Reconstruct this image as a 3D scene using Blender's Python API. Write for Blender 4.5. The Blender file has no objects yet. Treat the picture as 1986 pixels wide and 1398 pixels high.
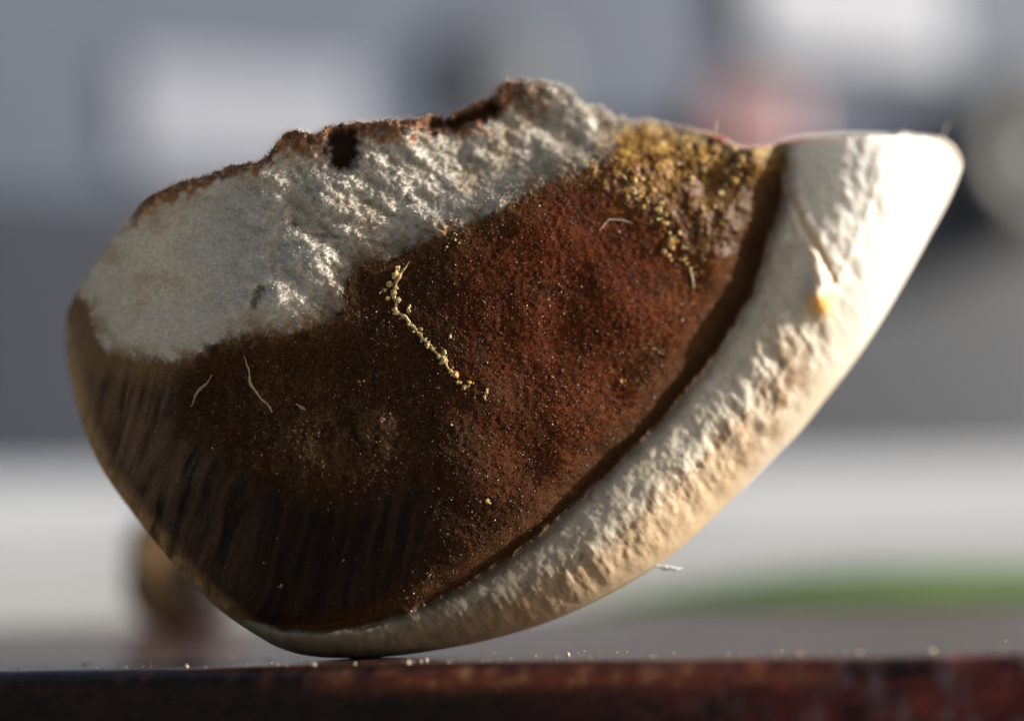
import bpy, math
import numpy as np
from mathutils import Matrix, Vector, Euler

# ------------------------------------------------------------------ camera, world, sun, exposure
S = bpy.context.scene
COL = S.collection
RNG = np.random.default_rng(11)
FPX = 3475.0                      # focal length in photo pixels (photo 1986 x 1398)
CD = 0.07                         # camera to focal plane (m)
CH = 0.0036                       # lens height over the board (m)
TILT, ROLL = math.radians(6.45), math.radians(-1.75)
CAM = np.array([0.0, -CD, CH])
ROT = Matrix.Rotation(math.radians(90) + TILT, 3, 'X') @ Matrix.Rotation(ROLL, 3, 'Z')
RN = np.array(ROT)

cam = bpy.data.cameras.new('camera')
cam_o = bpy.data.objects.new('camera', cam)
COL.objects.link(cam_o)
cam_o.matrix_world = Matrix.Translation(Vector(CAM)) @ ROT.to_4x4()
cam.sensor_width = 36.0
cam.lens = 36.0 * FPX / 1986.0
cam.clip_start, cam.clip_end = 0.002, 400.0
S.camera = cam_o

SUN_EL, SUN_AZ = math.radians(20), math.radians(87)     # azimuth clockwise from +Y
sd = Vector((math.cos(SUN_EL) * math.sin(SUN_AZ), math.cos(SUN_EL) * math.cos(SUN_AZ), math.sin(SUN_EL)))
w = bpy.data.worlds.new('World'); S.world = w; w.use_nodes = True
nt = w.node_tree
sky = nt.nodes.new('ShaderNodeTexSky'); sky.sky_type = 'NISHITA'; sky.sun_disc = False
sky.sun_elevation, sky.sun_rotation = SUN_EL, SUN_AZ
sky.dust_density = 4.0; sky.ozone_density = 0.4
bg = nt.nodes['Background']; bg.inputs['Strength'].default_value = 0.064
nt.links.new(sky.outputs[0], bg.inputs[0])
sun = bpy.data.lights.new('sun', 'SUN'); sun.energy = 5.0; sun.angle = math.radians(0.5); sun.color = (1.0, 0.955, 0.88)
sun_o = bpy.data.objects.new('sun', sun); COL.objects.link(sun_o)
sun_o.rotation_euler = sd.to_track_quat('Z', 'Y').to_euler()
S.view_settings.view_transform = 'Standard'; S.view_settings.look = 'None'
S.view_settings.exposure = 1.0; S.view_settings.gamma = 1.0

def ray(u, v):
    u = np.asarray(u, float); v = np.asarray(v, float)
    d = np.stack([(u - 993.0) / FPX, (699.0 - v) / FPX, -np.ones_like(u)], -1)
    return d @ RN.T
def P(u, v, y):
    d = ray(u, v); t = (np.asarray(y, float) + CD) / d[..., 1]
    return CAM + d * t[..., None]
def on_plane(u, v, z):
    d = ray(u, v); t = (z - CH) / d[..., 2]
    return CAM + d * t[..., None]

PX = CD / FPX                     # one photo pixel at the focal plane, in metres
d0 = ray(820.0, 700.0)
cam.dof.use_dof = True
cam.dof.focus_distance = float((CD + 0.0006) / d0[1])
cam.dof.aperture_fstop = 16.5
cam.dof.aperture_blades = 0

# ------------------------------------------------------------------ helpers
def mesh_np(name, verts, quads, mat, parent=None, col=None, smooth=True, extra=None):
    me = bpy.data.meshes.new(name)
    verts = np.asarray(verts, np.float32); quads = np.asarray(quads, np.int32)
    k = quads.shape[1]
    me.vertices.add(len(verts)); me.vertices.foreach_set('co', verts.ravel())
    me.loops.add(quads.size); me.loops.foreach_set('vertex_index', quads.ravel())
    me.polygons.add(len(quads))
    me.polygons.foreach_set('loop_start', np.arange(0, quads.size, k, dtype=np.int32))
    me.update(calc_edges=True); me.validate()
    me.polygons.foreach_set('use_smooth', np.full(len(me.polygons), smooth, bool))
    if col is not None:
        a = me.attributes.new('Col', 'FLOAT_COLOR', 'POINT')
        c4 = np.ones((len(verts), 4), np.float32); c4[:, :3] = col
        a.data.foreach_set('color', c4.ravel())
    me.materials.append(mat)
    o = bpy.data.objects.new(name, me); COL.objects.link(o)
    if parent is not None:
        o.parent = parent
        o.matrix_parent_inverse = Matrix.Translation(-parent.location)
    return o

def tag(o, label=None, cat=None, group=None, kind=None):
    for k, v in (('label', label), ('category', cat), ('group', group), ('kind', kind)):
        if v: o[k] = v
    return o
def empty(name, loc):
    o = bpy.data.objects.new(name, None); o.empty_display_size = 0.005
    o.location = Vector([float(q) for q in loc]); COL.objects.link(o); return o

def hsh(ix, iy, seed):
    h = (ix.astype(np.int64) * 374761393 + iy.astype(np.int64) * 668265263 + seed * 1442695041) & 0xFFFFFFFF
    h = ((h ^ (h >> 13)) * 1274126177) & 0xFFFFFFFF
    h = ((h ^ (h >> 16)) * 2246822519) & 0xFFFFFFFF
    return ((h ^ (h >> 15)) & 0xFFFFFF) / float(0xFFFFFF)
def vn(x, y, seed=0):
    ix = np.floor(x); iy = np.floor(y); fx = x - ix; fy = y - iy
    fx = fx * fx * fx * (fx * (fx * 6 - 15) + 10); fy = fy * fy * fy * (fy * (fy * 6 - 15) + 10)
    a = hsh(ix, iy, seed); b = hsh(ix + 1, iy, seed); c = hsh(ix, iy + 1, seed); d = hsh(ix + 1, iy + 1, seed)
    return (a * (1 - fx) + b * fx) * (1 - fy) + (c * (1 - fx) + d * fx) * fy
def fbm(x, y, seed=0, o=4, g=0.5):
    s = 0.0; a = 1.0; n = 0.0
    for i in range(o):
        s = s + a * vn(x * 2 ** i + 17.3 * i, y * 2 ** i - 9.1 * i, seed + i); n += a; a *= g
    return s / n * 2 - 1
def worley(x, y, seed=0):
    ix = np.floor(x); iy = np.floor(y); best = np.full(x.shape, 9.0); idc = np.zeros(x.shape)
    for dx in (-1, 0, 1):
        for dy in (-1, 0, 1):
            cx = ix + dx; cy = iy + dy
            px = cx + hsh(cx, cy, seed); py = cy + hsh(cx, cy, seed + 5)
            d = (px - x) ** 2 + (py - y) ** 2
            m = d < best; best = np.where(m, d, best); idc = np.where(m, hsh(cx, cy, seed + 9), idc)
    return np.sqrt(best), idc
def sstep(a, b, x):
    t = np.clip((x - a) / (b - a), 0, 1); return t * t * (3 - 2 * t)
def line_d(u, v, pts):
    best = np.full(u.shape, 1e9)
    for (x0, y0), (x1, y1) in zip(pts[:-1], pts[1:]):
        dx, dy = x1 - x0, y1 - y0
        t = np.clip(((u - x0) * dx + (v - y0) * dy) / (dx * dx + dy * dy + 1e-9), 0, 1)
        best = np.minimum(best, (u - x0 - t * dx) ** 2 + (v - y0 - t * dy) ** 2)
    return np.sqrt(best)
def poly_sd(u, v, pts):
    d = line_d(u, v, pts + [pts[0]])
    ins = np.zeros(u.shape, bool)
    for (x0, y0), (x1, y1) in zip(pts, pts[1:] + [pts[0]]):
        if y0 == y1: continue
        c = ((y0 > v) != (y1 > v)) & (u < (x1 - x0) * (v - y0) / (y1 - y0) + x0)
        ins ^= c
    return np.where(ins, d, -d)
def mix(a, b, t):
    return a + (b - a) * (t[..., None] if np.ndim(t) else t)
def C(*a): return np.array(a, float)
def hermite(x, pts):
    p = np.array(pts, float); X, Y = p[:, 0], p[:, 1]
    m = np.zeros(len(X)); s = np.diff(Y) / np.diff(X)
    m[0], m[-1] = s[0], s[-1]
    for i in range(1, len(X) - 1):
        m[i] = 0 if s[i - 1] * s[i] <= 0 else 2 * s[i - 1] * s[i] / (s[i - 1] + s[i])
    i = np.clip(np.searchsorted(X, x) - 1, 0, len(X) - 2)
    h = X[i + 1] - X[i]; t = (x - X[i]) / h
    return ((2 * t**3 - 3 * t**2 + 1) * Y[i] + (t**3 - 2 * t**2 + t) * h * m[i]
            + (-2 * t**3 + 3 * t**2) * Y[i + 1] + (t**3 - t**2) * h * m[i + 1])

# ------------------------------------------------------------------ materials
def material(name, color=None, rough=0.6, attr=False, noise=None, bump=None, sss=None, spec=0.5, sheen=None, coat=None, gain=1.0):
    m = bpy.data.materials.new(name); m.use_nodes = True
    n, l = m.node_tree.nodes, m.node_tree.links
    b = n['Principled BSDF']
    b.inputs['Roughness'].default_value = rough
    b.inputs['Specular IOR Level'].default_value = spec
    tc = n.new('ShaderNodeTexCoord')
    src = None
    if attr:
        a = n.new('ShaderNodeAttribute'); a.attribute_name = 'Col'; src = a.outputs['Color']
    if noise:
        sc, lo, hi, det = noise
        t = n.new('ShaderNodeTexNoise'); t.inputs['Scale'].default_value = sc; t.inputs['Detail'].default_value = det
        l.new(tc.outputs['Object'], t.inputs['Vector'])
        r = n.new('ShaderNodeMapRange'); r.inputs['From Min'].default_value = 0.3; r.inputs['From Max'].default_value = 0.7
        r.inputs['To Min'].default_value = lo; r.inputs['To Max'].default_value = hi
        l.new(t.outputs['Fac'], r.inputs['Value'])
        mx = n.new('ShaderNodeVectorMath'); mx.operation = 'SCALE'
        if src is not None: l.new(src, mx.inputs[0])
        else: mx.inputs[0].default_value = color[:3]
        l.new(r.outputs[0], mx.inputs['Scale']); src = mx.outputs[0]
    if src is not None: l.new(src, b.inputs['Base Color'])
    else: b.inputs['Base Color'].default_value = (*color, 1)
    if bump:
        sc, dist, st = bump
        t = n.new('ShaderNodeTexNoise'); t.inputs['Scale'].default_value = sc; t.inputs['Detail'].default_value = 4
        l.new(tc.outputs['Object'], t.inputs['Vector'])
        bp = n.new('ShaderNodeBump'); bp.inputs['Strength'].default_value = st; bp.inputs['Distance'].default_value = dist
        l.new(t.outputs['Fac'], bp.inputs['Height']); l.new(bp.outputs[0], b.inputs['Normal'])
    if sss:
        wgt, rad, scale = sss
        b.inputs['Subsurface Weight'].default_value = wgt
        b.inputs['Subsurface Radius'].default_value = rad
        b.inputs['Subsurface Scale'].default_value = scale
    if sheen: b.inputs['Sheen Weight'].default_value = sheen; b.inputs['Sheen Roughness'].default_value = 0.5
    if coat: b.inputs['Coat Weight'].default_value = coat; b.inputs['Coat Roughness'].default_value = 0.15
    return m

M_core = material('velvet_brown', attr=True, rough=0.7, noise=(13000, .5, 1.55, 3), bump=(18000, .00003, .4), spec=.02)
M_skin = material('shade_darkened_skin', attr=True, rough=0.6, noise=(9000, .65, 1.35, 3), bump=(12000, .00002, .4), spec=.05)
M_pith = material('white_pith', attr=True, rough=0.7, noise=(12000, .8, 1.2, 3), bump=(16000, .00004, .7), spec=.15, sss=(.15, (1, .7, .5), .0002))
M_rind = material('pale_rind', attr=True, rough=0.5, noise=(6000, .92, 1.08, 3), bump=(7000, .00003, .35), spec=.35, sss=(.6, (1, .5, .22), .0006))
M_amber = material('amber_resin', attr=True, rough=0.5, noise=(9000, .7, 1.3, 3), bump=(12000, .00003, .35), spec=.12, sss=(.45, (1, .45, .1), .0004))
M_grain = material('grain', attr=True, rough=0.45, spec=.3, noise=(20000, .8, 1.2, 2))
M_fibre = material('fibre', attr=True, rough=0.5, spec=.4, noise=(20000, .85, 1.15, 2))

# ------------------------------------------------------------------ the seed
TOP = [(128, 650), (129, 625), (132, 600), (150, 566), (175, 525), (200, 487), (240, 436), (270, 398), (288, 380), (318, 366), (345, 354), (380, 346),
       (410, 337), (440, 323), (470, 319), (500, 315), (520, 303), (538, 276), (552, 259), (575, 254), (600, 260), (612, 262), (630, 249), (660, 243),
       (690, 237), (720, 240), (760, 236), (800, 232), (830, 226), (852, 226), (861, 236), (880, 222), (905, 208), (940, 196), (958, 190), (964, 172),
       (976, 162), (1000, 160), (1030, 164), (1060, 163), (1066, 170), (1075, 167), (1100, 174), (1110, 188), (1113, 200), (1135, 206), (1165, 213),
       (1185, 228), (1200, 238), (1206, 228), (1212, 240), (1240, 237), (1260, 236), (1290, 247), (1321, 250), (1360, 262), (1385, 268), (1410, 281), (1440, 289),
       (1475, 288), (1500, 281), (1530, 273), (1560, 268), (1608, 264), (1660, 262), (1700, 263), (1735, 266), (1748, 260), (1770, 265), (1800, 268),
       (1826, 272), (1845, 284), (1856, 300), (1863, 318)]
BOT = [(128, 650), (129.5, 680), (135, 722), (150, 790), (170, 850), (190, 898), (215, 938), (250, 985), (300, 1050), (350, 1110), (400, 1160), (450, 1200),
       (500, 1233), (540, 1255), (590, 1270), (640, 1275), (690, 1276), (760, 1272), (860, 1258), (950, 1240), (1050, 1210), (1150, 1167), (1250, 1112),
       (1300, 1078), (1350, 1036), (1400, 988), (1450, 940), (1500, 889), (1550, 838), (1600, 775), (1650, 710), (1700, 636), (1750, 551), (1800, 459),
       (1840, 383), (1854, 350), (1861, 332), (1863, 318)]
NC, NR = 860, 520
sp = np.linspace(0, 1, NC)
ucol = 128 + 1735 * (0.6 * sp + 0.4 * (0.5 - 0.5 * np.cos(math.pi * sp)))
ucol[0], ucol[-1] = 128, 1863
tv = np.interp(ucol, *np.array(TOP).T)
bv = hermite(ucol, BOT)
edge_amp = np.interp(ucol, [128, 260, 300, 560, 960, 1110, 1210, 1400, 1480, 1520, 1863], [0, 0, 3, 4, 5, 7, 6, 5, 2, .6, 0])
tv = tv + edge_amp * (fbm(ucol / 11, ucol * 0 + 3.3, 5, 3) * 1.1)
rr = np.linspace(0, 1, NR)
U = np.repeat(ucol[:, None], NR, 1)
V = tv[:, None] + (bv - tv)[:, None] * rr[None, :]

PITH = [(100, 560), (150, 575), (172, 600), (183, 640), (208, 682), (245, 696), (330, 702), (372, 692), (402, 672), (470, 652), (560, 642), (628, 626), (664, 588),
        (668, 545), (690, 515), (740, 502), (765, 495), (800, 470), (850, 455), (930, 430), (985, 395), (1030, 370), (1080, 345), (1140, 330), (1168, 322),
        (1182, 295), (1200, 268), (1215, 200), (1100, 50), (500, 100), (60, 300)]
GRO_IN = [(1490, 255), (1485, 330), (1462, 410), (1440, 440), (1405, 540), (1340, 650), (1245, 790), (1100, 930), (1000, 1025), (900, 1100), (800, 1155), (700, 1190), (600, 1204), (520, 1204), (440, 1185), (330, 1082)]
GRO_OUT = [(1520, 240), (1522, 330), (1512, 400), (1492, 460), (1465, 565), (1388, 690), (1285, 815), (1150, 945), (1045, 1040), (950, 1105), (850, 1160), (740, 1205), (640, 1221), (545, 1221), (450, 1196), (330, 1087)]
AMBER = [(1200, 235), (1190, 300), (1178, 335), (1215, 375), (1240, 400), (1290, 430), (1340, 470), (1400, 490), (1440, 450), (1470, 410), (1480, 340), (1490, 270), (1440, 240), (1380, 220), (1300, 200)]
VELVET = [(380, 690), (345, 740), (338, 800), (345, 850), (400, 875), (450, 905), (520, 945), (600, 965), (690, 965), (760, 940), (830, 925), (850, 985), (835, 1060), (815, 1120), (770, 1170),
          (1000, 1060), (1300, 800), (1500, 450), (1500, 200), (1200, 200), (900, 380), (600, 560)]
gin = np.array(GRO_IN)
sil = list(zip(ucol[::6], bv[::6])); sil.append((1863, 318))

Uw = U + 14 * fbm(U / 40, V / 40, 40, 3); Vw = V + 14 * fbm(U / 40 + 50, V / 40, 41, 3)
Uf = U + 8 * fbm(U / 12, V / 12, 42, 2); Vf = V + 8 * fbm(U / 12 + 50, V / 12, 43, 2)
s_pith = poly_sd(0.5 * (Uw + Uf), 0.5 * (Vw + Vf), PITH) + 9 * fbm(U / 7, V / 7, 49, 3)
RINDP = GRO_OUT + [(300, 1100), (300, 1400), (1400, 1400), (2000, 600), (2000, 100), (1520, 100)]
s_rind = poly_sd(U + 5 * fbm(U / 22, V / 22, 44, 3), V + 5 * fbm(U / 22, V / 22, 45, 3), RINDP)
s_amb = poly_sd(Uw, Vw, AMBER)
s_vel = poly_sd(Uw, Vw, VELVET)
gmid = [((a[0] + b[0]) / 2, (a[1] + b[1]) / 2) for a, b in zip(GRO_IN, GRO_OUT)]
d_gro = line_d(U + 4 * fbm(U / 25, V / 25, 46, 3), V, gmid)
e_sil = line_d(U, V, sil)
pith_m = sstep(-7, 9, s_pith)
rind_m = sstep(-5, 6, s_rind)
s_pith2 = poly_sd(U, V, [p_ for p_ in PITH if p_[0] < 1175 and p_[1] > 310] + [(1260, 320), (1450, 310), (1540, 100), (100, 100), (60, 300)])
amb_m = sstep(-75, 40, s_amb + 26 * fbm(U / 14, V / 14, 48, 2)) * (1 - rind_m)
vw = np.interp(U, [330, 560, 800], [24, 12, 75])
vel_m = np.clip(sstep(-1, 1, s_vel / vw + .25 * fbm(U / 30, V / 30, 47, 3) * sstep(560, 700, U)), 0, 1) * (1 - rind_m) * (1 - pith_m)
skin_m = (1 - vel_m) * (1 - rind_m) * (1 - pith_m)

# --- depth of the front (photo pixels, + is away from the camera)
pu = np.array([(128, 330), (140, 265), (165, 205), (200, 150), (260, 90), (340, 42), (430, 14), (560, 0), (700, 4), (850, 22), (1000, 58), (1200, 122), (1400, 195), (1500, 225), (1700, 300), (1863, 400)])
base = hermite(U, pu)
yc = float(on_plane(np.array(690.0), np.array(1276.0), 0.0)[1]) / PX
BT = yc - float(hermite(np.array([690.0]), pu)[0])
def quarter(e, R): q = np.clip(1 - e / R, 0, 1); return 1 - np.sqrt(np.clip(1 - q * q, 0, 1))
Rr = np.interp(U, [128, 300, 430, 600, 900, 1300, 1500, 1700, 1863], [150, 120, 90, 75, 110, 150, 210, 260, 260])
drop = BT * (0.42 * quarter(e_sil, 480.0) + 0.58 * quarter(e_sil, Rr))
drop *= np.interp(U, [128, 180, 300, 1863], [0.55, .8, 1, 1])
Y = base + drop
Y += 0.24 * (np.clip(U, 480, 1160) - 720) * sstep(0, 70, s_pith2) * sstep(330, 560, U) * sstep(1560, 1260, U)
Y += 0.30 * np.clip(s_pith2, 0, 400) * sstep(180, 480, U)            # white part leans back
Y += np.interp(d_gro, [0, 60], [1, 0]) ** 2 * 0 + 42 * np.exp(-(d_gro / np.interp(U, [500, 900, 1200, 1450], [10, 22, 27, 28])) ** 2) * sstep(430, 620, U)
rW = np.interp(U, [128, 600, 900, 1300, 1500, 1700, 1863], [60, 65, 110, 160, 240, 330, 330])
outer = np.clip(1 - e_sil / rW, 0, 1)
loc = np.clip(s_rind, 0, None) + e_sil; oc = np.clip(s_rind, 0, None) / np.maximum(loc, 1)
Y += rind_m * sstep(500, 800, U) * (16 - np.interp(U, [900, 1150, 1400, 1650], [.05, .32, .32, .29]) * np.minimum(loc, 330) * (np.clip(oc, 0, .57) / .57 - .10 * np.exp(-((oc - .57) / .12) ** 2)))
# relief
Y += -16 * fbm(U / 150, V / 150, 60, 2) * (1 - rind_m) * (1 - .8 * skin_m)
vel_n = fbm(U / 9, V / 9, 61, 3)
Y += vel_m * (-5 - 2.2 * vel_n - 3.5 * fbm(U / 60, V / 60, 62, 2))
# pith furrows run down to the right
ca, sa = math.cos(math.radians(36)), math.sin(math.radians(36))
A, B = U * ca + V * sa, -U * sa + V * ca
fur = fbm(A / 130 + .3 * fbm(U / 60, V / 60, 70, 2), B / 36, 71, 3)
pr = sstep(380, 640, U)
pn = fbm(U / 10, V / 8, 72, 3)
Y += pith_m * (-(4 + 14 * pr) * fur - (1.5 + 5.5 * pr) * pn - (2 + 7 * pr) * fbm(U / 30, V / 30, 73, 3))
Y += pith_m * 7 * np.exp(-(line_d(U, V, [(600, 455), (680, 462), (760, 478), (800, 482)]) / 4.0) ** 2)
Y += 26 * np.exp(-(line_d(Uf, Vf, [(508, 560), (500, 572), (496, 590)]) / 7) ** 2)
Y += 22 * np.exp(-(line_d(Uf, Vf, [(570, 432), (574, 436)]) / 10) ** 2)
hole = np.exp(-((((Uf + 5 * fbm(U / 9, V / 9, 76, 2) - 664) / 31) ** 2 + ((Vf + 5 * fbm(U / 9, V / 9, 77, 2) - 288) / 42) ** 2)) ** 3)
topd0 = V - tv[:, None]
tw0 = np.interp(U, [200, 260, 520, 700, 830, 960, 1110, 1130, 1220], [0, 20, 18, 22, 26, 60, 60, 24, 10])
Y += pith_m * sstep(1.3, .5, topd0 / np.maximum(tw0, 1)) * (-15 * fbm(U / 15, V / 18, 74, 3) - np.interp(U, [900, 960, 1110, 1150], [0, 8, 8, 0]) * (1 + 1.3 * fbm(U / 22, V / 40, 75, 2)))
Y += 75 * hole
cav = np.exp(-(line_d(Uf, Vf, [(838, 246), (880, 240), (930, 222), (955, 212)]) / 15) ** 2)
Y += 55 * cav
# skin striations
stri = fbm((U + 0.28 * (V - 800)) / 12 + 1.3 * fbm(U / 70, V / 120, 80, 3), V / 170, 81, 3)
Y += skin_m * (-3.4 * stri) * np.interp(U, [380, 560], [1, .35])
# amber clumps
wd, wi = worley(U / 19 + .5 * fbm(U / 20, V / 20, 90, 2), V / 21 + .4 * fbm(U / 24, V / 24, 94, 2), 91)
wd2, wi2 = worley(U / 11, V / 11, 95)
Y += amb_m * (-3 * (1 - wd) * (.5 + wi) - 2.5 * (1 - wd2) - 8 * fbm(U / 22, V / 26, 96, 4) - 14 * fbm(U / 60, V / 60, 92, 2) + 6)
# rind lumps: folds along the rim, wart, crack
rl = fbm((U * .55 + V * .83) / 70, (U * .83 - V * .55) / 24, 100, 3)
rl2 = fbm(U / 24, V / 40, 101, 2)
outer = np.clip(1 - e_sil / np.interp(U, [128, 600, 900, 1300, 1500, 1700, 1863], [60, 65, 110, 160, 240, 330, 330]), 0, 1)
Y += rind_m * sstep(480, 760, U) * (-(9 * rl + 6.5 * rl2) * (.12 + .88 * sstep(.12, .4, outer) * sstep(1.0, .75, outer)) * np.interp(U, [900, 1150, 1400, 1560, 1800], [.25, .6, .6, .45, .25]) - .5 * fbm(U / 8, V / 8, 102, 2))
wart = np.exp(-(((U - 1588) / 24) ** 2 + ((V - 572) / 38) ** 2))
Y -= 34 * wart
crk = line_d(U + 3 * fbm(U / 20, V / 20, 103, 2), V, [(1535, 380), (1555, 430), (1590, 490), (1615, 548)])
Y += rind_m * (6 * np.exp(-(crk / 6) ** 2) - 3 * np.exp(-((crk - 14) / 9) ** 2))
Y += np.where(np.arange(NR)[None, :] >= NR - 1, 0, 0)

# --- albedo
shape = U.shape
n1 = fbm(U / 70, V / 70, 120, 3); n2 = fbm(U / 16, V / 16, 121, 3); n3 = fbm(U / 5, V / 5, 122, 2)
red = np.clip(sstep(700, 1150, U + .2 * (600 - V)) * .75 + .5 * n1, 0, 1)
core = mix(C(.028, .0125, .0052), C(.088, .0175, .0038), red)  # redder at upper right; shade of the lower left painted in dark
core = mix(core, C(.11, .042, .012), sstep(150, 10, np.abs(d_gro - 60)) * sstep(900, 1350, U) * np.clip(.4 + .8 * n1, 0, .7))
core = mix(core, C(.075, .038, .014), np.exp(-(s_pith / 38) ** 2) * np.clip(.55 + .8 * n2, 0, .9))
core = mix(core, C(.075, .042, .020), np.exp(-(((U - 590) / 230) ** 2 + ((V - 850) / 110) ** 2)) * np.clip(.2 + 1.2 * fbm(U / 14, V / 30, 123, 3) + .5 * n1, 0, .8))
core = mix(core, C(.018, .009, .005), np.clip(.1 + .35 * n2 + .7 * n1, 0, .7))
core = core * (1 + .5 * n3)[..., None]
skin = mix(C(.008, .0045, .0025), C(.022, .0115, .006), np.clip(.5 + 1.0 * stri - .3 * sstep(500, 800, U), 0, 1))  # dark skin, darkened further to paint in shade on its lower part
skin = mix(skin, C(.12, .072, .046), sstep(540, 220, U) * np.clip(.42 + .75 * stri + .4 * n1, 0, 1))
lefty = sstep(330, 150, U) * sstep(1000, 700, V)
skin = mix(skin, C(.20, .10, .04), lefty * .6 * np.clip(.7 + .7 * stri, 0, 1))
skin = mix(skin, C(.40, .23, .09), sstep(40, 2, e_sil + 10 * stri) * sstep(600, 380, U) * np.clip(.6 + .8 * stri + .4 * n2, .1, .9))  # rim light along the left outline painted as pale tan
skin = mix(skin, C(.15, .085, .035), sstep(-70, -5, s_pith) * sstep(520, 250, U) * .8)
pith = mix(C(.35, .315, .26), C(.45, .42, .37), np.clip(.5 + .6 * n2 + .4 * fur, 0, 1))
pith = mix(pith, C(.50, .43, .33), sstep(560, 300, U) * .75)
pith = mix(pith, C(.26, .18, .10), np.clip(n1 * 1.2 - .2, 0, .5))
pith = mix(pith, C(.22, .13, .06), sstep(45, 5, s_pith) * np.clip(.5 + 1.1 * n2 + .5 * n3, 0, .9))
pith = pith * (1 + .16 * n3)[..., None]
topd = V - tv[:, None]
tw = np.interp(U, [200, 260, 520, 560, 700, 830, 960, 1030, 1110, 1130, 1220], [0, 40, 26, 42, 40, 44, 60, 66, 40, 12, 10])
crust = mix(C(.22, .085, .032), C(.07, .03, .014), np.clip(.5 + n2, 0, 1))
crust = mix(crust, C(.42, .22, .11), np.clip(fbm(U / 8, V / 14, 125, 3) * 1.6, 0, .8))
pith = mix(pith, crust, np.clip(sstep(1.15, .55, topd / np.maximum(tw, 1) + .6 * n2) * (.9 - .55 * sstep(1030, 1100, U)), 0, 1) * sstep(215, 290, U))
pith = mix(pith, C(.66, .62, .56), sstep(1035, 1100, U) * sstep(1225, 1190, U) * sstep(85, 25, topd) * np.clip(.75 + .8 * n2, 0, 1))  # sunlit white on the tuft's right side painted into the colour
pith = mix(pith, C(.07, .042, .024), np.clip(hole * 1.5, 0, 1))
pith = mix(pith, C(.06, .025, .012), np.clip(cav * 1.2, 0, 1))
rind = mix(C(.56, .505, .41), C(.46, .395, .295), np.clip(.4 + n1, 0, 1))
rind = mix(rind, C(.70, .675, .62), sstep(1500, 1760, U + .35 * (500 - V)))  # sun glare on the tip painted as a whiter rind
st_zone = sstep(1.02, .72, oc) * sstep(.32, .55, oc) * sstep(1650, 1500, U) * sstep(760, 1000, U)
st = np.clip(fbm((U * .95 + V * .2) / 13, (V * .95 - U * .2) / 38, 130, 4) * 2.0 + .22 + .6 * fbm(U / 90, V / 90, 134, 2), 0, 1)
rind = mix(rind, C(.23, .125, .05), st_zone * st * .95)
rind = mix(rind, C(.46, .335, .205), sstep(1560, 1350, U) * sstep(.45, .6, oc) * .8)
rind = mix(rind, C(.55, .38, .20), np.clip(fbm(U / 22, V / 40, 131, 3) * 1.6 - .35, 0, .6) * sstep(1250, 1000, U) )
rind = mix(rind, mix(C(.115, .095, .062), C(.16, .10, .05), sstep(.3, .7, outer) * np.clip(.6 + n2, 0, 1) * sstep(800, 1000, U)), sstep(1330, 850, U) * (.80 + .2 * n2))  # lower rim: shade painted in as dark olive brown
rind = mix(rind, C(.62, .36, .10), np.clip(np.exp(-(((U - 1592) / 24) ** 2 + ((V - 590) / 22) ** 2)) * 1.2, 0, 1))
rind = mix(rind, C(.60, .42, .22), np.exp(-(crk / 9) ** 2) * .7)
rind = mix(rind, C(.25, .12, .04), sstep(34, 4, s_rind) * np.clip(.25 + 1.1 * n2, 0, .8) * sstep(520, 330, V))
pits = (fbm(U / 9, V / 9, 133, 2) > .62) & (U < 1560)
rind = mix(rind, C(.2, .14, .09), pits * .6 * sstep(.9, .3, outer))
rind = mix(rind, C(.42, .22, .09), sstep(10, 2, topd + 4 * n2) * sstep(1600, 1500, U))
amb = mix(C(.080, .031, .007), C(.33, .17, .046), np.clip((wi2 * .3 + n2 * 1.1 + .25) * sstep(470, 300, V) , 0, 1))
amb = mix(amb, C(.07, .030, .010), np.clip(.25 + 1.3 * n1 + .9 * n2 + .6 * (wd - .5), 0, .9) * sstep(250, 360, V))
amb = mix(amb, C(.70, .52, .28), sstep(30, 6, V - tv[:, None]) * np.clip(.5 + n2, 0, .9))  # lit highlights along the top edge painted in pale gold
col = core
vel_c = sstep(-1, 1, (s_vel + 10 * n2) / np.interp(U, [330, 560, 800], [30, 34, 90]))
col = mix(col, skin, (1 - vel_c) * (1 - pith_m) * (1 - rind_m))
col = mix(col, C(.15, .07, .03), np.exp(-(s_pith / 18) ** 2) * np.clip(.4 + n2, 0, .8) * (1 - rind_m))
col = mix(col, pith, pith_m)
col = mix(col, amb, np.clip(amb_m * (1.0 + .4 * n2), 0, 1))
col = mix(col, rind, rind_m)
groc = np.exp(-(d_gro / np.interp(U, [500, 900, 1200, 1450], [12, 26, 32, 34])) ** 2) * sstep(480, 640, U)
col = mix(col, C(.055, .024, .010), np.clip(groc * 1.25, 0, .95) * sstep(280, 420, V))
col = np.clip(col, .004, .85)

Pf = P(U, V, Y * PX)
# --- back half
NB = 36
rb = 0.5 - 0.5 * np.cos(np.linspace(0, math.pi, NB))
Ub = np.repeat(ucol[:, None], NB, 1); Vb = tv[:, None] + (bv - tv)[:, None] * rb[None, :]
ysil = Y[:, -1]
hgt = np.clip((bv - tv) / 700, 0, 1)
thick = 520 * np.sqrt(hgt)
Yb = np.maximum(ysil, Y[:, 0] + 260 * np.sqrt(hgt))[:, None] * 1.0
Yb = ysil[:, None] + (thick[:, None]) * (1 - rb[None, :]) ** .75 * (.75 + .25 * np.sin(math.pi * rb))[None, :]
Yb = np.maximum(Yb, (Y[:, 0] + 10 * hgt)[:, None] * (rb[None, :] < .6))
Yb += 8 * fbm(Ub / 60, Vb / 60, 140, 3) * np.sin(math.pi * rb)[None, :]
Yb[:, -1] = ysil
Pb = P(Ub, Vb, Yb * PX)
colb = np.repeat(C(.62, .54, .42)[None, :], NC * NB, 0)

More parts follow.
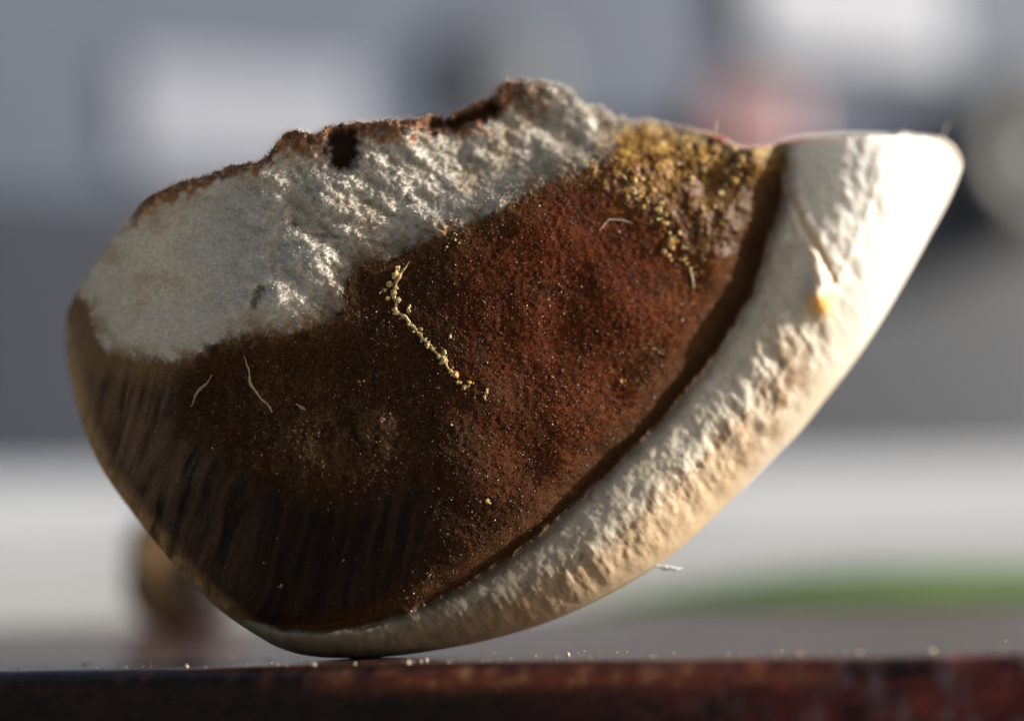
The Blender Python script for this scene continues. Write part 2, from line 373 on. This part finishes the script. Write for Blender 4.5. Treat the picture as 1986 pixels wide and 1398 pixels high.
base_pt = on_plane(np.array(690.0), np.array(1276.0), 0.0)
seed = empty('seed_fragment', base_pt)
tag(seed, 'broken dried seed with velvety brown face and thick pale rind, resting on the dark board', 'seed')

idx = np.arange(NC * NR).reshape(NC, NR)
q = np.stack([idx[:-1, :-1], idx[:-1, 1:], idx[1:, 1:], idx[1:, :-1]], -1)
mid = lambda a: (a[:-1, :-1] + a[1:, :-1] + a[:-1, 1:] + a[1:, 1:]) / 4
reg = np.zeros((NC - 1, NR - 1), int)                # 0 velvet
reg[mid(skin_m) > .5] = 1
reg[mid(pith_m) > .5] = 2
reg[mid(amb_m) > .5] = 3
reg[mid(rind_m) > .5] = 4
allv = Pf.reshape(-1, 3); allc = col.reshape(-1, 3)
def region(k, name, mat, more=None):
    f = q[reg == k].reshape(-1, 4)
    used, inv = np.unique(f, return_inverse=True)
    vv, cc, ff = allv[used], allc[used], inv.reshape(-1, 4)
    if more is not None:
        mv, mc, mf = more; mf = mf + len(vv)
        vv = np.concatenate([vv, mv]); cc = np.concatenate([cc, mc]); ff = np.concatenate([ff, mf])
    return mesh_np(name, vv, ff, mat, seed, cc)
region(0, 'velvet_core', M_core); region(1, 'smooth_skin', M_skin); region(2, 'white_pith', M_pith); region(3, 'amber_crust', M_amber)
ib = np.arange(NC * NB).reshape(NC, NB)
qb = np.stack([ib[:-1, :-1], ib[1:, :-1], ib[1:, 1:], ib[:-1, 1:]], -1).reshape(-1, 4)
# broken top between the front edge and the back
NT = 8
tt = np.linspace(0, 1, NT)
Tp = Pf[:, 0, None, :] * (1 - tt)[None, :, None] + Pb[:, 0, None, :] * tt[None, :, None]
Tp[:, 1:-1, 2] += (PX * 7 * fbm(np.repeat(ucol[:, None], NT - 2, 1) / 30, np.arange(NT - 2)[None, :] * 1.7 + np.zeros((NC, 1)), 150, 3) - 6 * PX) * hgt[:, None]
it = np.arange(NC * NT).reshape(NC, NT) + NC * NB
qt = np.stack([it[:-1, :-1], it[1:, :-1], it[1:, 1:], it[:-1, 1:]], -1).reshape(-1, 4)
colt = np.repeat(mix(C(.5, .36, .24), C(.75, .7, .6), sstep(1480, 1540, ucol))[:, None, :], NT, 1).reshape(-1, 3)
region(4, 'rind', M_rind, (np.concatenate([Pb.reshape(-1, 3), Tp.reshape(-1, 3)]), np.concatenate([colb, colt]), np.concatenate([qb, qt])))

# --- surface normals for scattering grains
du = np.gradient(Pf, axis=0); dv = np.gradient(Pf, axis=1)
Nn = np.cross(dv, du); Nn /= np.linalg.norm(Nn, axis=-1, keepdims=True) + 1e-20
Nn *= np.where(Nn[..., 1:2] > 0, -1, 1)

OCT_V = np.array([(1, 0, 0), (-1, 0, 0), (0, 1, 0), (0, -1, 0), (0, 0, 1), (0, 0, -1)], float)
OCT_F = np.array([(0, 2, 4), (2, 1, 4), (1, 3, 4), (3, 0, 4), (2, 0, 5), (1, 2, 5), (3, 1, 5), (0, 3, 5)])
SPI_V = np.array([(0, 0, 0), (1, 0, .45), (-.5, .87, .5), (-.5, -.87, .55), (0, 0, 1)], float)
SPI_F = np.array([(0, 2, 1), (0, 3, 2), (0, 1, 3), (4, 1, 2), (4, 2, 3), (4, 3, 1)])
def rand_dirs(n):
    a = RNG.normal(size=(n, 3)); return a / np.linalg.norm(a, axis=1, keepdims=True)
def frames(z):
    z = z / np.linalg.norm(z, axis=1, keepdims=True)
    a = rand_dirs(len(z)); x = np.cross(a, z); x /= np.linalg.norm(x, axis=1, keepdims=True) + 1e-12
    return np.stack([x, np.cross(z, x), z], -1)
def scatter(name, bvv, bff, pos, z, scale, cols, mat, parent, kind='stuff', jit=0.0):
    F = frames(z); n = len(pos)
    vv = bvv[None] * scale[:, None, :]
    if jit: vv = vv * (1 + jit * RNG.uniform(-1, 1, (n, len(bvv), 1)))
    vv = np.einsum('nij,nkj->nki', F, vv) + pos[:, None, :]
    ff = bff[None] + (np.arange(n) * len(bvv))[:, None, None]
    cc = np.repeat(cols[:, None, :], len(bvv), 1)
    o = mesh_np(name, vv.reshape(-1, 3), ff.reshape(-1, 3), mat, parent, cc.reshape(-1, 3), smooth=False)
    if kind: o['kind'] = kind
    return o
area = np.linalg.norm(np.cross(du, dv), axis=-1)
def pick(weight, n):
    p = (weight * area).ravel(); p = p / p.sum()
    k = RNG.choice(p.size, n, p=p); return k
NNf = Nn.reshape(-1, 3)

k = pick((vel_m + .06 * skin_m) * (1 - .7 * amb_m), 26000)
pale = RNG.random(len(k))
gc = allc[k] * RNG.uniform(.6, 1.7, (len(k), 1))
gc = np.where((pale > .96 - .10 * np.exp(-(((U.ravel()[k] - 600) / 230) ** 2 + ((V.ravel()[k] - 850) / 120) ** 2)))[:, None], C(.22, .125, .055) * RNG.uniform(.6, 1.3, (len(k), 1)), gc)
gc = np.where((pale > .9945)[:, None], C(.66, .60, .48), gc)
sz = PX * RNG.uniform(.7, 1.7, len(k)) * np.where(pale > .9945, 1.1, 1.0)
scatter('velvet_grains', OCT_V, OCT_F, allv[k] + NNf[k] * sz[:, None] * .5, NNf[k] + .8 * rand_dirs(len(k)),
        sz[:, None] * RNG.uniform(.5, 1.5, (len(k), 3)), gc, M_grain, seed, jit=.3)
k = pick(pith_m * (sstep(330, 600, U) + .05) * (1 - hole), 22000)
fc = allc[k] * RNG.uniform(.75, 1.35, (len(k), 1))
ln = PX * RNG.uniform(4, 11, len(k)); wd_ = PX * RNG.uniform(.5, 1.0, len(k))
zdir = NNf[k] * .55 + rand_dirs(len(k)) * .8 + np.array([.25, 0, .2])
scatter('pith_fibres', SPI_V, SPI_F, allv[k] - NNf[k] * PX, zdir, np.stack([wd_, wd_, ln], 1), np.clip(fc, 0, .8), M_fibre, seed)
k = pick((amb_m * sstep(420, 260, V) + .22 * amb_m) * sstep(-.35, .5, n2 + .6 * n1), 2600)
ac = np.clip(allc[k] * RNG.uniform(.7, 1.8, (len(k), 1)), 0, .8)
ac = np.where((RNG.random(len(k)) > .93)[:, None], C(.52, .36, .12), ac)
sz = PX * RNG.gamma(2.0, .55, len(k)).clip(.5, 4)
scatter('amber_grains', OCT_V, OCT_F, allv[k] + NNf[k] * sz[:, None] * .5, NNf[k] + .8 * rand_dirs(len(k)), sz[:, None] * RNG.uniform(.6, 1.3, (len(k), 3)), ac, M_amber, seed, jit=.3)
k = pick(amb_m * (.15 + sstep(400, 270, V)) * sstep(-.5, .4, n2), 3200)
ac = np.clip(allc[k] * RNG.uniform(.8, 1.9, (len(k), 1)), 0, .75)
ln = PX * RNG.uniform(3, 9, len(k)); wd_ = PX * RNG.uniform(.5, 1.3, len(k))
scatter('amber_fuzz', SPI_V, SPI_F, allv[k] - NNf[k] * PX, NNf[k] * .5 + rand_dirs(len(k)) * .8 + np.array([0, 0, -.2]), np.stack([wd_, wd_, ln], 1), ac, M_amber, seed)
# fringe of fibres along the torn top
ew = np.interp(ucol, [128, 280, 300, 560, 850, 960, 970, 1110, 1215, 1230, 1420, 1440, 1863], [0, 0, .25, .5, .7, 1, 3.2, 3.2, 2.2, .9, .8, 0, 0])
ci = RNG.choice(NC, 3600, p=ew / ew.sum()); ri = (RNG.random(3600) ** 2 * np.where((ucol[ci] > 955) & (ucol[ci] < 1115), 34, 9)).astype(int)
kk = ci * NR + ri
ln = PX * RNG.uniform(3, 9, len(kk)) * np.where((ucol[ci] > 955) & (ucol[ci] < 1215), 1.3, .8); wd_ = PX * RNG.uniform(.6, 1.5, len(kk))
fc = np.clip(allc[kk] * RNG.uniform(.8, 1.5, (len(kk), 1)), 0, .8)
wht = RNG.random(len(kk)) < np.interp(ucol[ci], [300, 950, 1000, 1100, 1200, 1300], [.08, .12, .25, .75, .75, .2])
fc = np.where(wht[:, None], C(.62, .58, .52), fc)
scatter('torn_edge_fibres', SPI_V, SPI_F, allv[kk], np.array([.15, -.5, .75]) + rand_dirs(len(kk)) * .75, np.stack([wd_, wd_, ln], 1), fc, M_fibre, seed)

# ------------------------------------------------------------------ crumbs and threads stuck to the seed (parts)
def surf(u, v):
    i = int(np.clip(np.searchsorted(ucol, u), 0, NC - 1)); j = int(np.clip(round((v - tv[i]) / (bv[i] - tv[i]) * (NR - 1)), 0, NR - 1))
    return allv[i * NR + j], NNf[i * NR + j]
import bmesh
from mathutils import noise as mnoise
def crumb(u, v, r, colr, name='crumb'):
    bm = bmesh.new(); bmesh.ops.create_icosphere(bm, subdivisions=2 if r > 3 else 1, radius=1)
    o3 = RNG.uniform(0, 9, 3)
    for x in bm.verts: x.co = x.co * (1.0 + .75 * mnoise.noise(x.co * 1.6 + Vector(o3))) * RNG.uniform(.86, 1.1)
    sc = RNG.uniform(.75, 1.3, 3) * r * PX
    p, n = surf(u, v)
    vv = np.array([x.co for x in bm.verts]) * sc + p + n * r * PX * .22
    ff = np.array([[w_.index for w_ in f.verts] for f in bm.faces]); bm.free()
    return mesh_np(name, vv, ff, M_amber, seed, np.repeat(C(*colr)[None], len(vv), 0), smooth=False)
chain = [(770, 535, 12), (757, 552, 8), (763, 566, 12), (752, 580, 7), (770, 583, 9), (764, 606, 10), (789, 600, 10), (776, 618, 6), (792, 630, 6), (800, 640, 5), (812, 636, 5), (815, 652, 8), (822, 662, 7), (830, 668, 9), (838, 678, 8),
         (850, 690, 11), (862, 687, 8), (856, 700, 8), (872, 655, 6), (870, 720, 10), (882, 726, 8), (890, 740, 11), (898, 752, 10), (908, 745, 6), (940, 760, 7), (937, 772, 6), (745, 560, 7),
         (1235, 378, 15), (1252, 392, 12), (1243, 404, 9), (1275, 405, 14), (1288, 418, 11), (1262, 430, 8), (1290, 436, 8), (1312, 455, 12), (1302, 470, 14), (1320, 478, 10), (1285, 485, 8), (1296, 496, 9), (1330, 500, 7), (1335, 520, 7), (1345, 535, 8),
         (1230, 350, 11), (1265, 368, 9), (1340, 350, 12), (1365, 330, 10), (1310, 300, 11), (1280, 280, 12), (1330, 285, 10), (1385, 300, 11), (1410, 330, 13), (1420, 352, 10), (1395, 375, 12), (1440, 310, 9), (1360, 400, 8),
         (945, 972, 7), (830, 1117, 5), (1272, 680, 8), (700, 742, 5), (648, 766, 3), (1206, 738, 5), (880, 465, 8), (862, 476, 7), (545, 1135, 5)]
for (a, b, r) in chain:
    t = RNG.random()
    crumb(a + RNG.uniform(-4, 4), b + RNG.uniform(-3, 3), r * RNG.uniform(.35, .7), tuple(mix(C(.26, .16, .05), C(.50, .39, .19), t)))
    for _ in range(3):
        crumb(a + RNG.normal(0, r * .7), b + RNG.normal(0, r * .7), r * RNG.uniform(.15, .4), tuple(mix(C(.24, .15, .05), C(.56, .47, .28), RNG.random())))
for (a, b) in ((1386, 266), (1394, 258), (1402, 270), (1384, 252)):
    crumb(a, b + 6, 6, (.30, .07, .025))
def thread(pts, r, colr, name='fibre', lift=2.0, parent=seed, mat=None):
    cv = [np.asarray(surf(a, b)[0] + surf(a, b)[1] * PX * lift) if len(pt) == 2 else P(np.array(float(pt[0])), np.array(float(pt[1])), pt[2] * PX) for pt in pts for (a, b) in [pt[:2]]]
    # resample
    cv = np.array(cv); t = np.linspace(0, len(cv) - 1, (len(cv) - 1) * 4 + 1); ii = np.clip(t.astype(int), 0, len(cv) - 2); fr = t - ii
    pc = cv[ii] * (1 - fr)[:, None] + cv[ii + 1] * fr[:, None] + rand_dirs(len(t)) * PX * min(1.3, r * .45)
    tan = np.gradient(pc, axis=0); tan /= np.linalg.norm(tan, axis=1, keepdims=True)
    vs = []; K = 5
    for i in range(len(pc)):
        a = np.cross(tan[i], [0.31, -.9, .2]); a /= np.linalg.norm(a); b = np.cross(tan[i], a)
        rad = r * PX * (0.35 + .65 * math.sin(math.pi * (i + .6) / (len(pc) + .2))) * RNG.uniform(.6, 1.35)
        for j in range(K):
            g = 2 * math.pi * j / K; vs.append(pc[i] + rad * (a * math.cos(g) + b * math.sin(g)))
    fs = [[i * K + j, i * K + (j + 1) % K, (i + 1) * K + (j + 1) % K, (i + 1) * K + j] for i in range(len(pc) - 1) for j in range(K)]
    return mesh_np(name, np.array(vs), np.array(fs), mat or M_fibre, parent, np.repeat(C(*colr)[None], len(vs), 0))
cream = (.27, .20, .095)
thread([(472, 690), (482, 722), (486, 745), (500, 768), (515, 782), (528, 800)], 2.8, cream)
thread([(412, 726), (402, 742), (388, 752), (376, 772), (372, 790)], 3.0, (.22, .15, .07))
thread([(575, 784), (585, 792), (592, 797)], 3.0, cream)
thread([(1162, 448), (1178, 425), (1200, 427), (1226, 433)], 1.1, (.42, .40, .36))
thread([(1180, 310), (1210, 345), (1235, 378)], 2.0, (.42, .33, .16))
thread([(1335, 522), (1340, 540), (1344, 560)], 3.0, cream)
ridge = [(793, 508), (778, 528), (766, 546), (760, 566), (768, 586), (764, 604), (786, 614), (798, 634), (812, 648), (826, 664), (842, 682), (858, 694), (868, 716), (886, 734), (900, 752)]
for a_ in range(0, len(ridge) - 3, 3):
    thread(ridge[a_:a_ + 5], 4.2, tuple(mix(C(.22, .14, .05), C(.38, .29, .15), RNG.random())), 'fibre', lift=.6)
for a, b, du_, dv_ in ((976, 166, -16, 4), (988, 160, -6, -10), (1004, 160, 10, -4), (1386, 255, 4, -20)):
    sp0 = surf(a, b + 6)[0]; yy = sp0[1] / PX
    thread([(a, b + 4, yy), (a + du_ * .5, b + dv_ * .4, yy - 2), (a + du_, b + dv_, yy - 3)], 1.3, (.6, .5, .4))
yy = surf(1832, 280)[0][1] / PX
thread([(1826, 276, yy), (1830, 262, yy), (1836, 246, yy), (1844, 236, yy)], 1.4, (.55, .48, .35))

# ------------------------------------------------------------------ board under the seed
def grid_mesh(name, Pm, mat, parent=None, col=None, close=False):
    a, b = Pm.shape[:2]; ix = np.arange(a * b).reshape(a, b)
    qq = np.stack([ix[:-1, :-1], ix[1:, :-1], ix[1:, 1:], ix[:-1, 1:]], -1).reshape(-1, 4)
    return mesh_np(name, Pm.reshape(-1, 3), qq, mat, parent, None if col is None else col.reshape(-1, 3))
TH = 0.0041
# front edge runs towards the lens on the right
eL, eR = on_plane(np.array(0.0), np.array(1303.0), 0.0), on_plane(np.array(1986.0), np.array(1267.0), 0.0)
ed = eR - eL; ed[2] = 0; ed /= np.linalg.norm(ed); en = np.array([-ed[1], ed[0], 0.0])       # en points to the back
NX = 900
sx = np.linspace(-.09, .13, NX)
Rv = 0.0008
prof = [(0.062, 0.0), (.05, 0), (.04, 0), (.026, 0), (.02, 0), (.014, 0), (.010, 0), (.007, 0), (.005, 0), (.0035, 0), (.0025, 0), (.0018, 0), (.0013, 0), (.0009, 0)]
for a in np.linspace(0, 90, 9): prof.append((Rv - Rv * math.sin(math.radians(a)), -Rv + Rv * math.cos(math.radians(a))))
for z in np.linspace(-.0009, -TH, 60)[0:]: prof.append((0.0, float(z)))
prof.append((.062, -TH)); prof.append((.062, -.0002)); 
prof = np.array(prof); NPf = len(prof)
XX = np.repeat(sx[:, None], NPf, 1); OO = np.repeat(prof[None, :, 0], NX, 0); ZZ = np.repeat(prof[None, :, 1], NX, 0)
gx, gz = XX / PX, (ZZ - OO) / PX
front = sstep(.0012, 0.0, OO) * (ZZ > -TH + 1e-6)
nz = fbm(gx / 60, gz / 25, 200, 4)
dis = front * PX * (7 * fbm(gx / 45, gz / 45, 201, 4) + 4 * fbm(gx / 9, gz / 9, 202, 3)) + front * PX * 10 * np.clip(fbm(gx / 90, gz / 300, 203, 3), 0, 1) * np.exp(-((ZZ + Rv) / (.5 * Rv)) ** 2)
Bp = eL[None, None, :] + XX[..., None] * ed + (OO + dis)[..., None] * en
Bp[..., 2] = ZZ - front * PX * 2.5 * np.abs(fbm(gx / 14, gz / 14, 204, 3)) * (ZZ < 0)
bc = mix(C(.010, .006, .005), C(.020, .008, .007), np.clip(.5 + nz, 0, 1))
bc = mix(bc, C(.05, .022, .018), (1 - front) * .8)
xr = XX / (PX * 1986)
wear = np.exp(-((ZZ + .00050) / .00042) ** 2) * sstep(.0006, 0, OO) * np.clip(.15 + 1.6 * fbm(gx / 110, gz * 0, 205, 4) + 1.1 * sstep(.30, .45, xr) * sstep(.85, .75, xr), 0, 1)
bc = mix(bc, C(.22, .055, .025), wear * .9)
bc = mix(bc, C(.40, .20, .09), wear * np.clip(1.8 * fbm(gx / 28, gz / 12, 206, 3) - .1, 0, 1) * .9)
scuf = front * sstep(.55, .95, xr) * np.clip(fbm(gx / 24, gz / 40, 207, 4) * 2.0, 0, 1)
bc = mix(bc, C(.19, .036, .030), front * sstep(.45, .85, xr) * np.clip(.45 + .7 * nz, .05, .8))  # light on the right end painted in as a brighter red
bc = mix(bc, C(.17, .13, .125), scuf * .7)
M_board = material('dark_red_board', attr=True, rough=.2, spec=.5, noise=(2500, .85, 1.15, 4), bump=(5000, .00002, .25))
M_front = material('board_edge', attr=True, rough=.6, spec=.15, noise=(2500, .7, 1.3, 4), bump=(6000, .00003, .4))
board = empty('board', eL); ks = 20
grid_mesh('top', Bp[:, :ks][:, ::-1], M_board, board, bc[:, :ks][:, ::-1])
grid_mesh('front_edge', Bp[:, ks - 1:][:, ::-1], M_front, board, bc[:, ks - 1:][:, ::-1])
# close the back and ends with a plain box just inside
tag(board, 'dark reddish brown board with a worn front edge, lying under the broken seed', 'board')

# dust on the board
n = 190
uu = RNG.uniform(-150, 2150, n); oo = RNG.exponential(.0022, n) + .0008
bp = eL[None] + (uu * PX)[:, None] * ed + oo[:, None] * en
keep = (np.hypot(bp[:, 0] - base_pt[0], bp[:, 1] - base_pt[1]) > .0035) & (oo < .016)
bp = bp[keep]; n = len(bp); sz = PX * RNG.gamma(2.0, 1.0, n).clip(.5, 5.5)
bp[:, 2] = sz * .35
dcol = mix(C(.35, .22, .12), C(.75, .65, .5), RNG.random(n))
dust = scatter('dust', OCT_V, OCT_F, bp, rand_dirs(n), sz[:, None] * RNG.uniform(.6, 1.2, (n, 3)), dcol, M_grain, None, jit=.3)
tag(dust, 'pale dust specks scattered over the top of the dark board', 'dust')

# white lint under the rind
yy = float(ysil[np.searchsorted(ucol, 1284)]) - 14
lint = thread([(1262, 1096, yy), (1276, 1098, yy), (1288, 1101, yy), (1298, 1100, yy), (1310, 1104, yy), (1324, 1102, yy)], 4.0, (.82, .82, .84), 'lint', parent=None)
tag(lint, 'tiny white wisp of lint clinging to the underside of the pale rind', 'lint')

# ------------------------------------------------------------------ what lies behind, out of focus
def bevel_box(name, x0, x1, y0, y1, z0, z1, r, mat, parent=None, seg=3, jit=0.0):
    bm = bmesh.new(); bmesh.ops.create_cube(bm, size=1)
    if jit: bmesh.ops.subdivide_edges(bm, edges=bm.edges[:], cuts=5, use_grid_fill=True)
    for v_ in bm.verts:
        v_.co = Vector(((x0 + x1) / 2 + v_.co.x * (x1 - x0), (y0 + y1) / 2 + v_.co.y * (y1 - y0), (z0 + z1) / 2 + v_.co.z * (z1 - z0)))
    bmesh.ops.bevel(bm, geom=[e_ for e_ in bm.edges if e_.calc_face_angle(0) > .5], offset=r, segments=seg, affect='EDGES', profile=.5)
    if jit:
        for v_ in bm.verts: v_.co += Vector(RNG.normal(0, jit, 3))
    me = bpy.data.meshes.new(name); bm.to_mesh(me); bm.free(); me.materials.append(mat)
    o = bpy.data.objects.new(name, me); COL.objects.link(o)
    if parent is not None: o.parent = parent; o.matrix_parent_inverse = Matrix.Translation(-parent.location)
    return o
def world_xz(u, v, y): p = P(np.array(float(u)), np.array(float(v)), y); return float(p[0]), float(p[2])
TZ = -TH - .0002
M_table = material('pale_table', (.36, .345, .32), rough=.55, noise=(14, .9, 1.08, 5), spec=.4)
tb = bevel_box('tabletop', -.7, .7, -.30, .95, TZ - .03, TZ, .004, M_table)
tag(tb, 'pale blurred tabletop stretching away behind the dark board', 'table')
M_ledge = material('pale_ledge', (.44, .46, .495), rough=.7, noise=(9, .92, 1.06, 5))
lx, lz = world_xz(993, 905, 1.0)
lg = bevel_box('ledge', -1.2, 1.2, 1.0, 1.16, -.75, lz, .034, M_ledge, seg=4)
tag(lg, 'long low pale ledge running across behind the table, out of focus', 'ledge')
M_ground = material('paving', (.30, .29, .28), rough=.8, noise=(3, .8, 1.2, 6))
g = bevel_box('ground', -60, 60, -60, 60, -.95, -.752, .02, M_ground); tag(g, kind='structure')
M_wall = material('grey_wall', (.100, .122, .170), rough=.75, noise=(2.2, .85, 1.15, 5))
M_dado = material('dark_grey_band', (.023, .030, .045), rough=.7, noise=(2.0, .85, 1.15, 5))
WY = 3.0; YAW = math.radians(22); LYAW = math.radians(14)
wl = empty('back_wall', (0, WY, -.752)); tag(wl, 'blurred grey wall with darker lower band far behind the seed', 'wall')
_, zb = world_xz(993, 420, WY)
bevel_box('wall', -2.2, 2.2, WY, WY + .2, -.752, 1.9, .01, M_wall, wl)
bevel_box('dark_band', -2.19, 2.19, WY - .03, WY - .002, -.75, zb, .01, M_dado, wl)
wl.rotation_euler.z = YAW
lg.matrix_world = Matrix.Translation((0, 1.0, 0)) @ Matrix.Rotation(LYAW, 4, 'Z') @ Matrix.Translation((0, -1.0, 0))
def yawed(o, ang, x0, y0):
    M = Matrix.Translation((x0, y0, 0)) @ Matrix.Rotation(ang, 4, 'Z') @ Matrix.Translation((-x0, -y0, 0))
    o.matrix_world = M @ o.matrix_world
def wall_hit(u, v, off):
    d = ray(np.array(float(u)), np.array(float(v))); n_ = np.array([math.sin(YAW), -math.cos(YAW), 0.0])
    p0 = np.array([0, WY, 0.0]) + n_ * off
    return CAM + d * (((p0 - CAM) @ n_) / (d @ n_))
def panel(name, u0, v0, u1, v1, y, th, mat, r=.01, parent=None):
    a, b = wall_hit(u0, v0, WY - y), wall_hit(u1, v1, WY - y)
    hw = math.hypot(b[0] - a[0], b[1] - a[1]) / 2; c_ = (a + b) / 2
    o = bevel_box(name, -hw, hw, 0, th, b[2] - c_[2], a[2] - c_[2], r, mat, parent)
    o.matrix_world = Matrix.Translation(Vector(c_)) @ Matrix.Rotation(YAW, 4, 'Z')
    return o
M_pale = material('pale_sheet', (.30, .32, .385), rough=.6, noise=(6, .92, 1.05, 4))
M_white = material('white_sheet', (.37, .395, .455), rough=.6, noise=(6, .95, 1.03, 4))
tag(panel('pale_panel', 250, 105, 700, 345, WY - .012, .008, M_pale, .003), 'pale rectangular panel on the grey wall, blurred at upper left', 'panel')
tag(panel('white_panel', 1445, -260, 1850, 135, WY - .03, .02, M_white, .008), 'bright white panel on the wall, blurred at upper right', 'panel')
M_red = material('dull_red', (.25, .12, .13), rough=.5, noise=(8, .9, 1.1, 3))
tag(panel('red_box', 1365, 150, 1580, 330, WY - .12, .08, M_red, .03), 'dull pinkish red box, blurred above the dip in the seed top', 'box')
M_dark = material('dark_plastic', (.014, .016, .020), rough=.5, noise=(8, .9, 1.1, 3))
def lathe(name, center, axis_prof, mat, parent=None, n=40):
    # profile of (radius, along -Y), revolved around the Y axis
    pr_ = np.array(axis_prof); a = np.linspace(0, 2 * math.pi, n, endpoint=False)
    vs = np.stack([center[0] + pr_[:, None, 0] * np.cos(a), center[1] - pr_[:, None, 1] + 0 * a, center[2] + pr_[:, None, 0] * np.sin(a)], -1)
    m_ = len(pr_); ix = np.arange(m_ * n).reshape(m_, n); jx = np.roll(ix, -1, 1)
    qq = np.stack([ix[:-1], jx[:-1], jx[1:], ix[1:]], -1).reshape(-1, 4)
    return mesh_np(name, vs.reshape(-1, 3), qq, mat, parent)
k_ = (WY + CD) / FPX; hp = wall_hit(1995, 300, .10); x_, y_, z_ = (float(q_) for q_ in hp)
wh = empty('wheel', (x_, y_, z_)); tag(wh, 'dark tyre with a pale hub, blurred at the right edge', 'wheel')
lathe('tyre', (x_, y_, z_), [(60 * k_, 0), (65 * k_, .03), (95 * k_, .05), (165 * k_, .05), (186 * k_, .03), (190 * k_, 0), (186 * k_, -.05), (65 * k_, -.05), (60 * k_, 0)], M_dark, wh)
M_hub = material('pale_hub', (.20, .18, .20), rough=.5, noise=(8, .9, 1.1, 3))
lathe('hub', (x_, y_, z_), [(.001, .035), (30 * k_, .03), (50 * k_, .01), (62 * k_, -.02), (.001, -.03)], M_hub, wh)
wh.rotation_euler.z = YAW
x_, y_, z_ = (float(q_) for q_ in wall_hit(960, 150, .012))
M_slate = material('slate_blue', (.042, .05, .072), rough=.6, noise=(8, .9, 1.1, 3))
tag(lathe('round_plaque', (x_, y_, z_), [(.001, .012), (90 * k_, .011), (122 * k_, .007), (126 * k_, 0), (120 * k_, -.005), (.001, -.006)], M_slate), 'dark slate disc on the wall, blurred above the seed tuft', 'disc')
yawed(bpy.data.objects['round_plaque'], YAW, x_, y_)
# brown block standing behind on the left
M_blk = material('brown_wood', attr=True, rough=.6, noise=(150, .75, 1.25, 4))
pb = on_plane(np.array(330.0), np.array(1216.0), 0.0)
x0, _ = world_xz(232, 1200, float(pb[1])); x1, _ = world_xz(452, 1200, float(pb[1])); _, z1 = world_xz(330, 985, float(pb[1]))
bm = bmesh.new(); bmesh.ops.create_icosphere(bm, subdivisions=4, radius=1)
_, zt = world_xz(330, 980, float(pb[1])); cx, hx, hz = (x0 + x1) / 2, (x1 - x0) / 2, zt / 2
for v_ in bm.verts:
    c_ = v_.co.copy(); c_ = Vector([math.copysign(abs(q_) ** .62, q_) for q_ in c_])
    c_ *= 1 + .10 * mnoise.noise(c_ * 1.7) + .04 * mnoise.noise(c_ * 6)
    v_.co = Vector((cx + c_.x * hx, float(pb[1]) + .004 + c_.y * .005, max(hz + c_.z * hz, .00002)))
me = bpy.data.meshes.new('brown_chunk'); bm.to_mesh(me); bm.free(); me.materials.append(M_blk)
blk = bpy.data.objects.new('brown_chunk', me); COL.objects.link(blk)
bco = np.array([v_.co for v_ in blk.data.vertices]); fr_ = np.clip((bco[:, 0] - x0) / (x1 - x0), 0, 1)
ba = blk.data.attributes.new('Col', 'FLOAT_COLOR', 'POINT'); b4 = np.ones((len(bco), 4)); b4[:, :3] = mix(C(.36, .21, .09), C(.018, .011, .008), sstep(.36, .60, fr_))  # shade on the right half painted into the vertex colour
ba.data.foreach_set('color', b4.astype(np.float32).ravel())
tag(blk, 'small blurred brown chunk, right half painted as shade, standing behind the left of the seed', 'chunk')
# green leaf lying behind on the right
M_leaf = material('leaf_green', (.085, .130, .034), rough=.5, noise=(60, .8, 1.2, 4))
L = []
for i in range(40):
    s_ = i / 39.0
    uL = 1050 + 1350 * s_; vL = 1176 - 90 * math.sin(min(s_ * 1.7, 1) * math.pi / 2) ** 1.0
    y = .082
    wdt = .021 * math.sin(math.pi * min(max(s_ * .96 + .02, 0), 1)) ** .6 + .0003
    pc = P(np.array(uL), np.array(vL + 10), y)
    row = [pc + np.array([0, 0, -wdt * .35]) * (1 - (2 * t - 1) ** 2) * 0 + np.array([.15 * wdt * (t - .5), wdt * 2.2 * (t - .5), -.0035 * t * 0 - wdt * .25 * abs(2 * t - 1) + wdt * .5 * (t - .5)]) for t in np.linspace(0, 1, 9)]
    L.append(row)
leafP = np.array(L)
lf = grid_mesh('leaf', leafP, M_leaf)
sm = lf.modifiers.new('thickness', 'SOLIDIFY'); sm.thickness = .0004
tag(lf, 'long green leaf arching over the table behind the right end of the board, blurred', 'leaf')
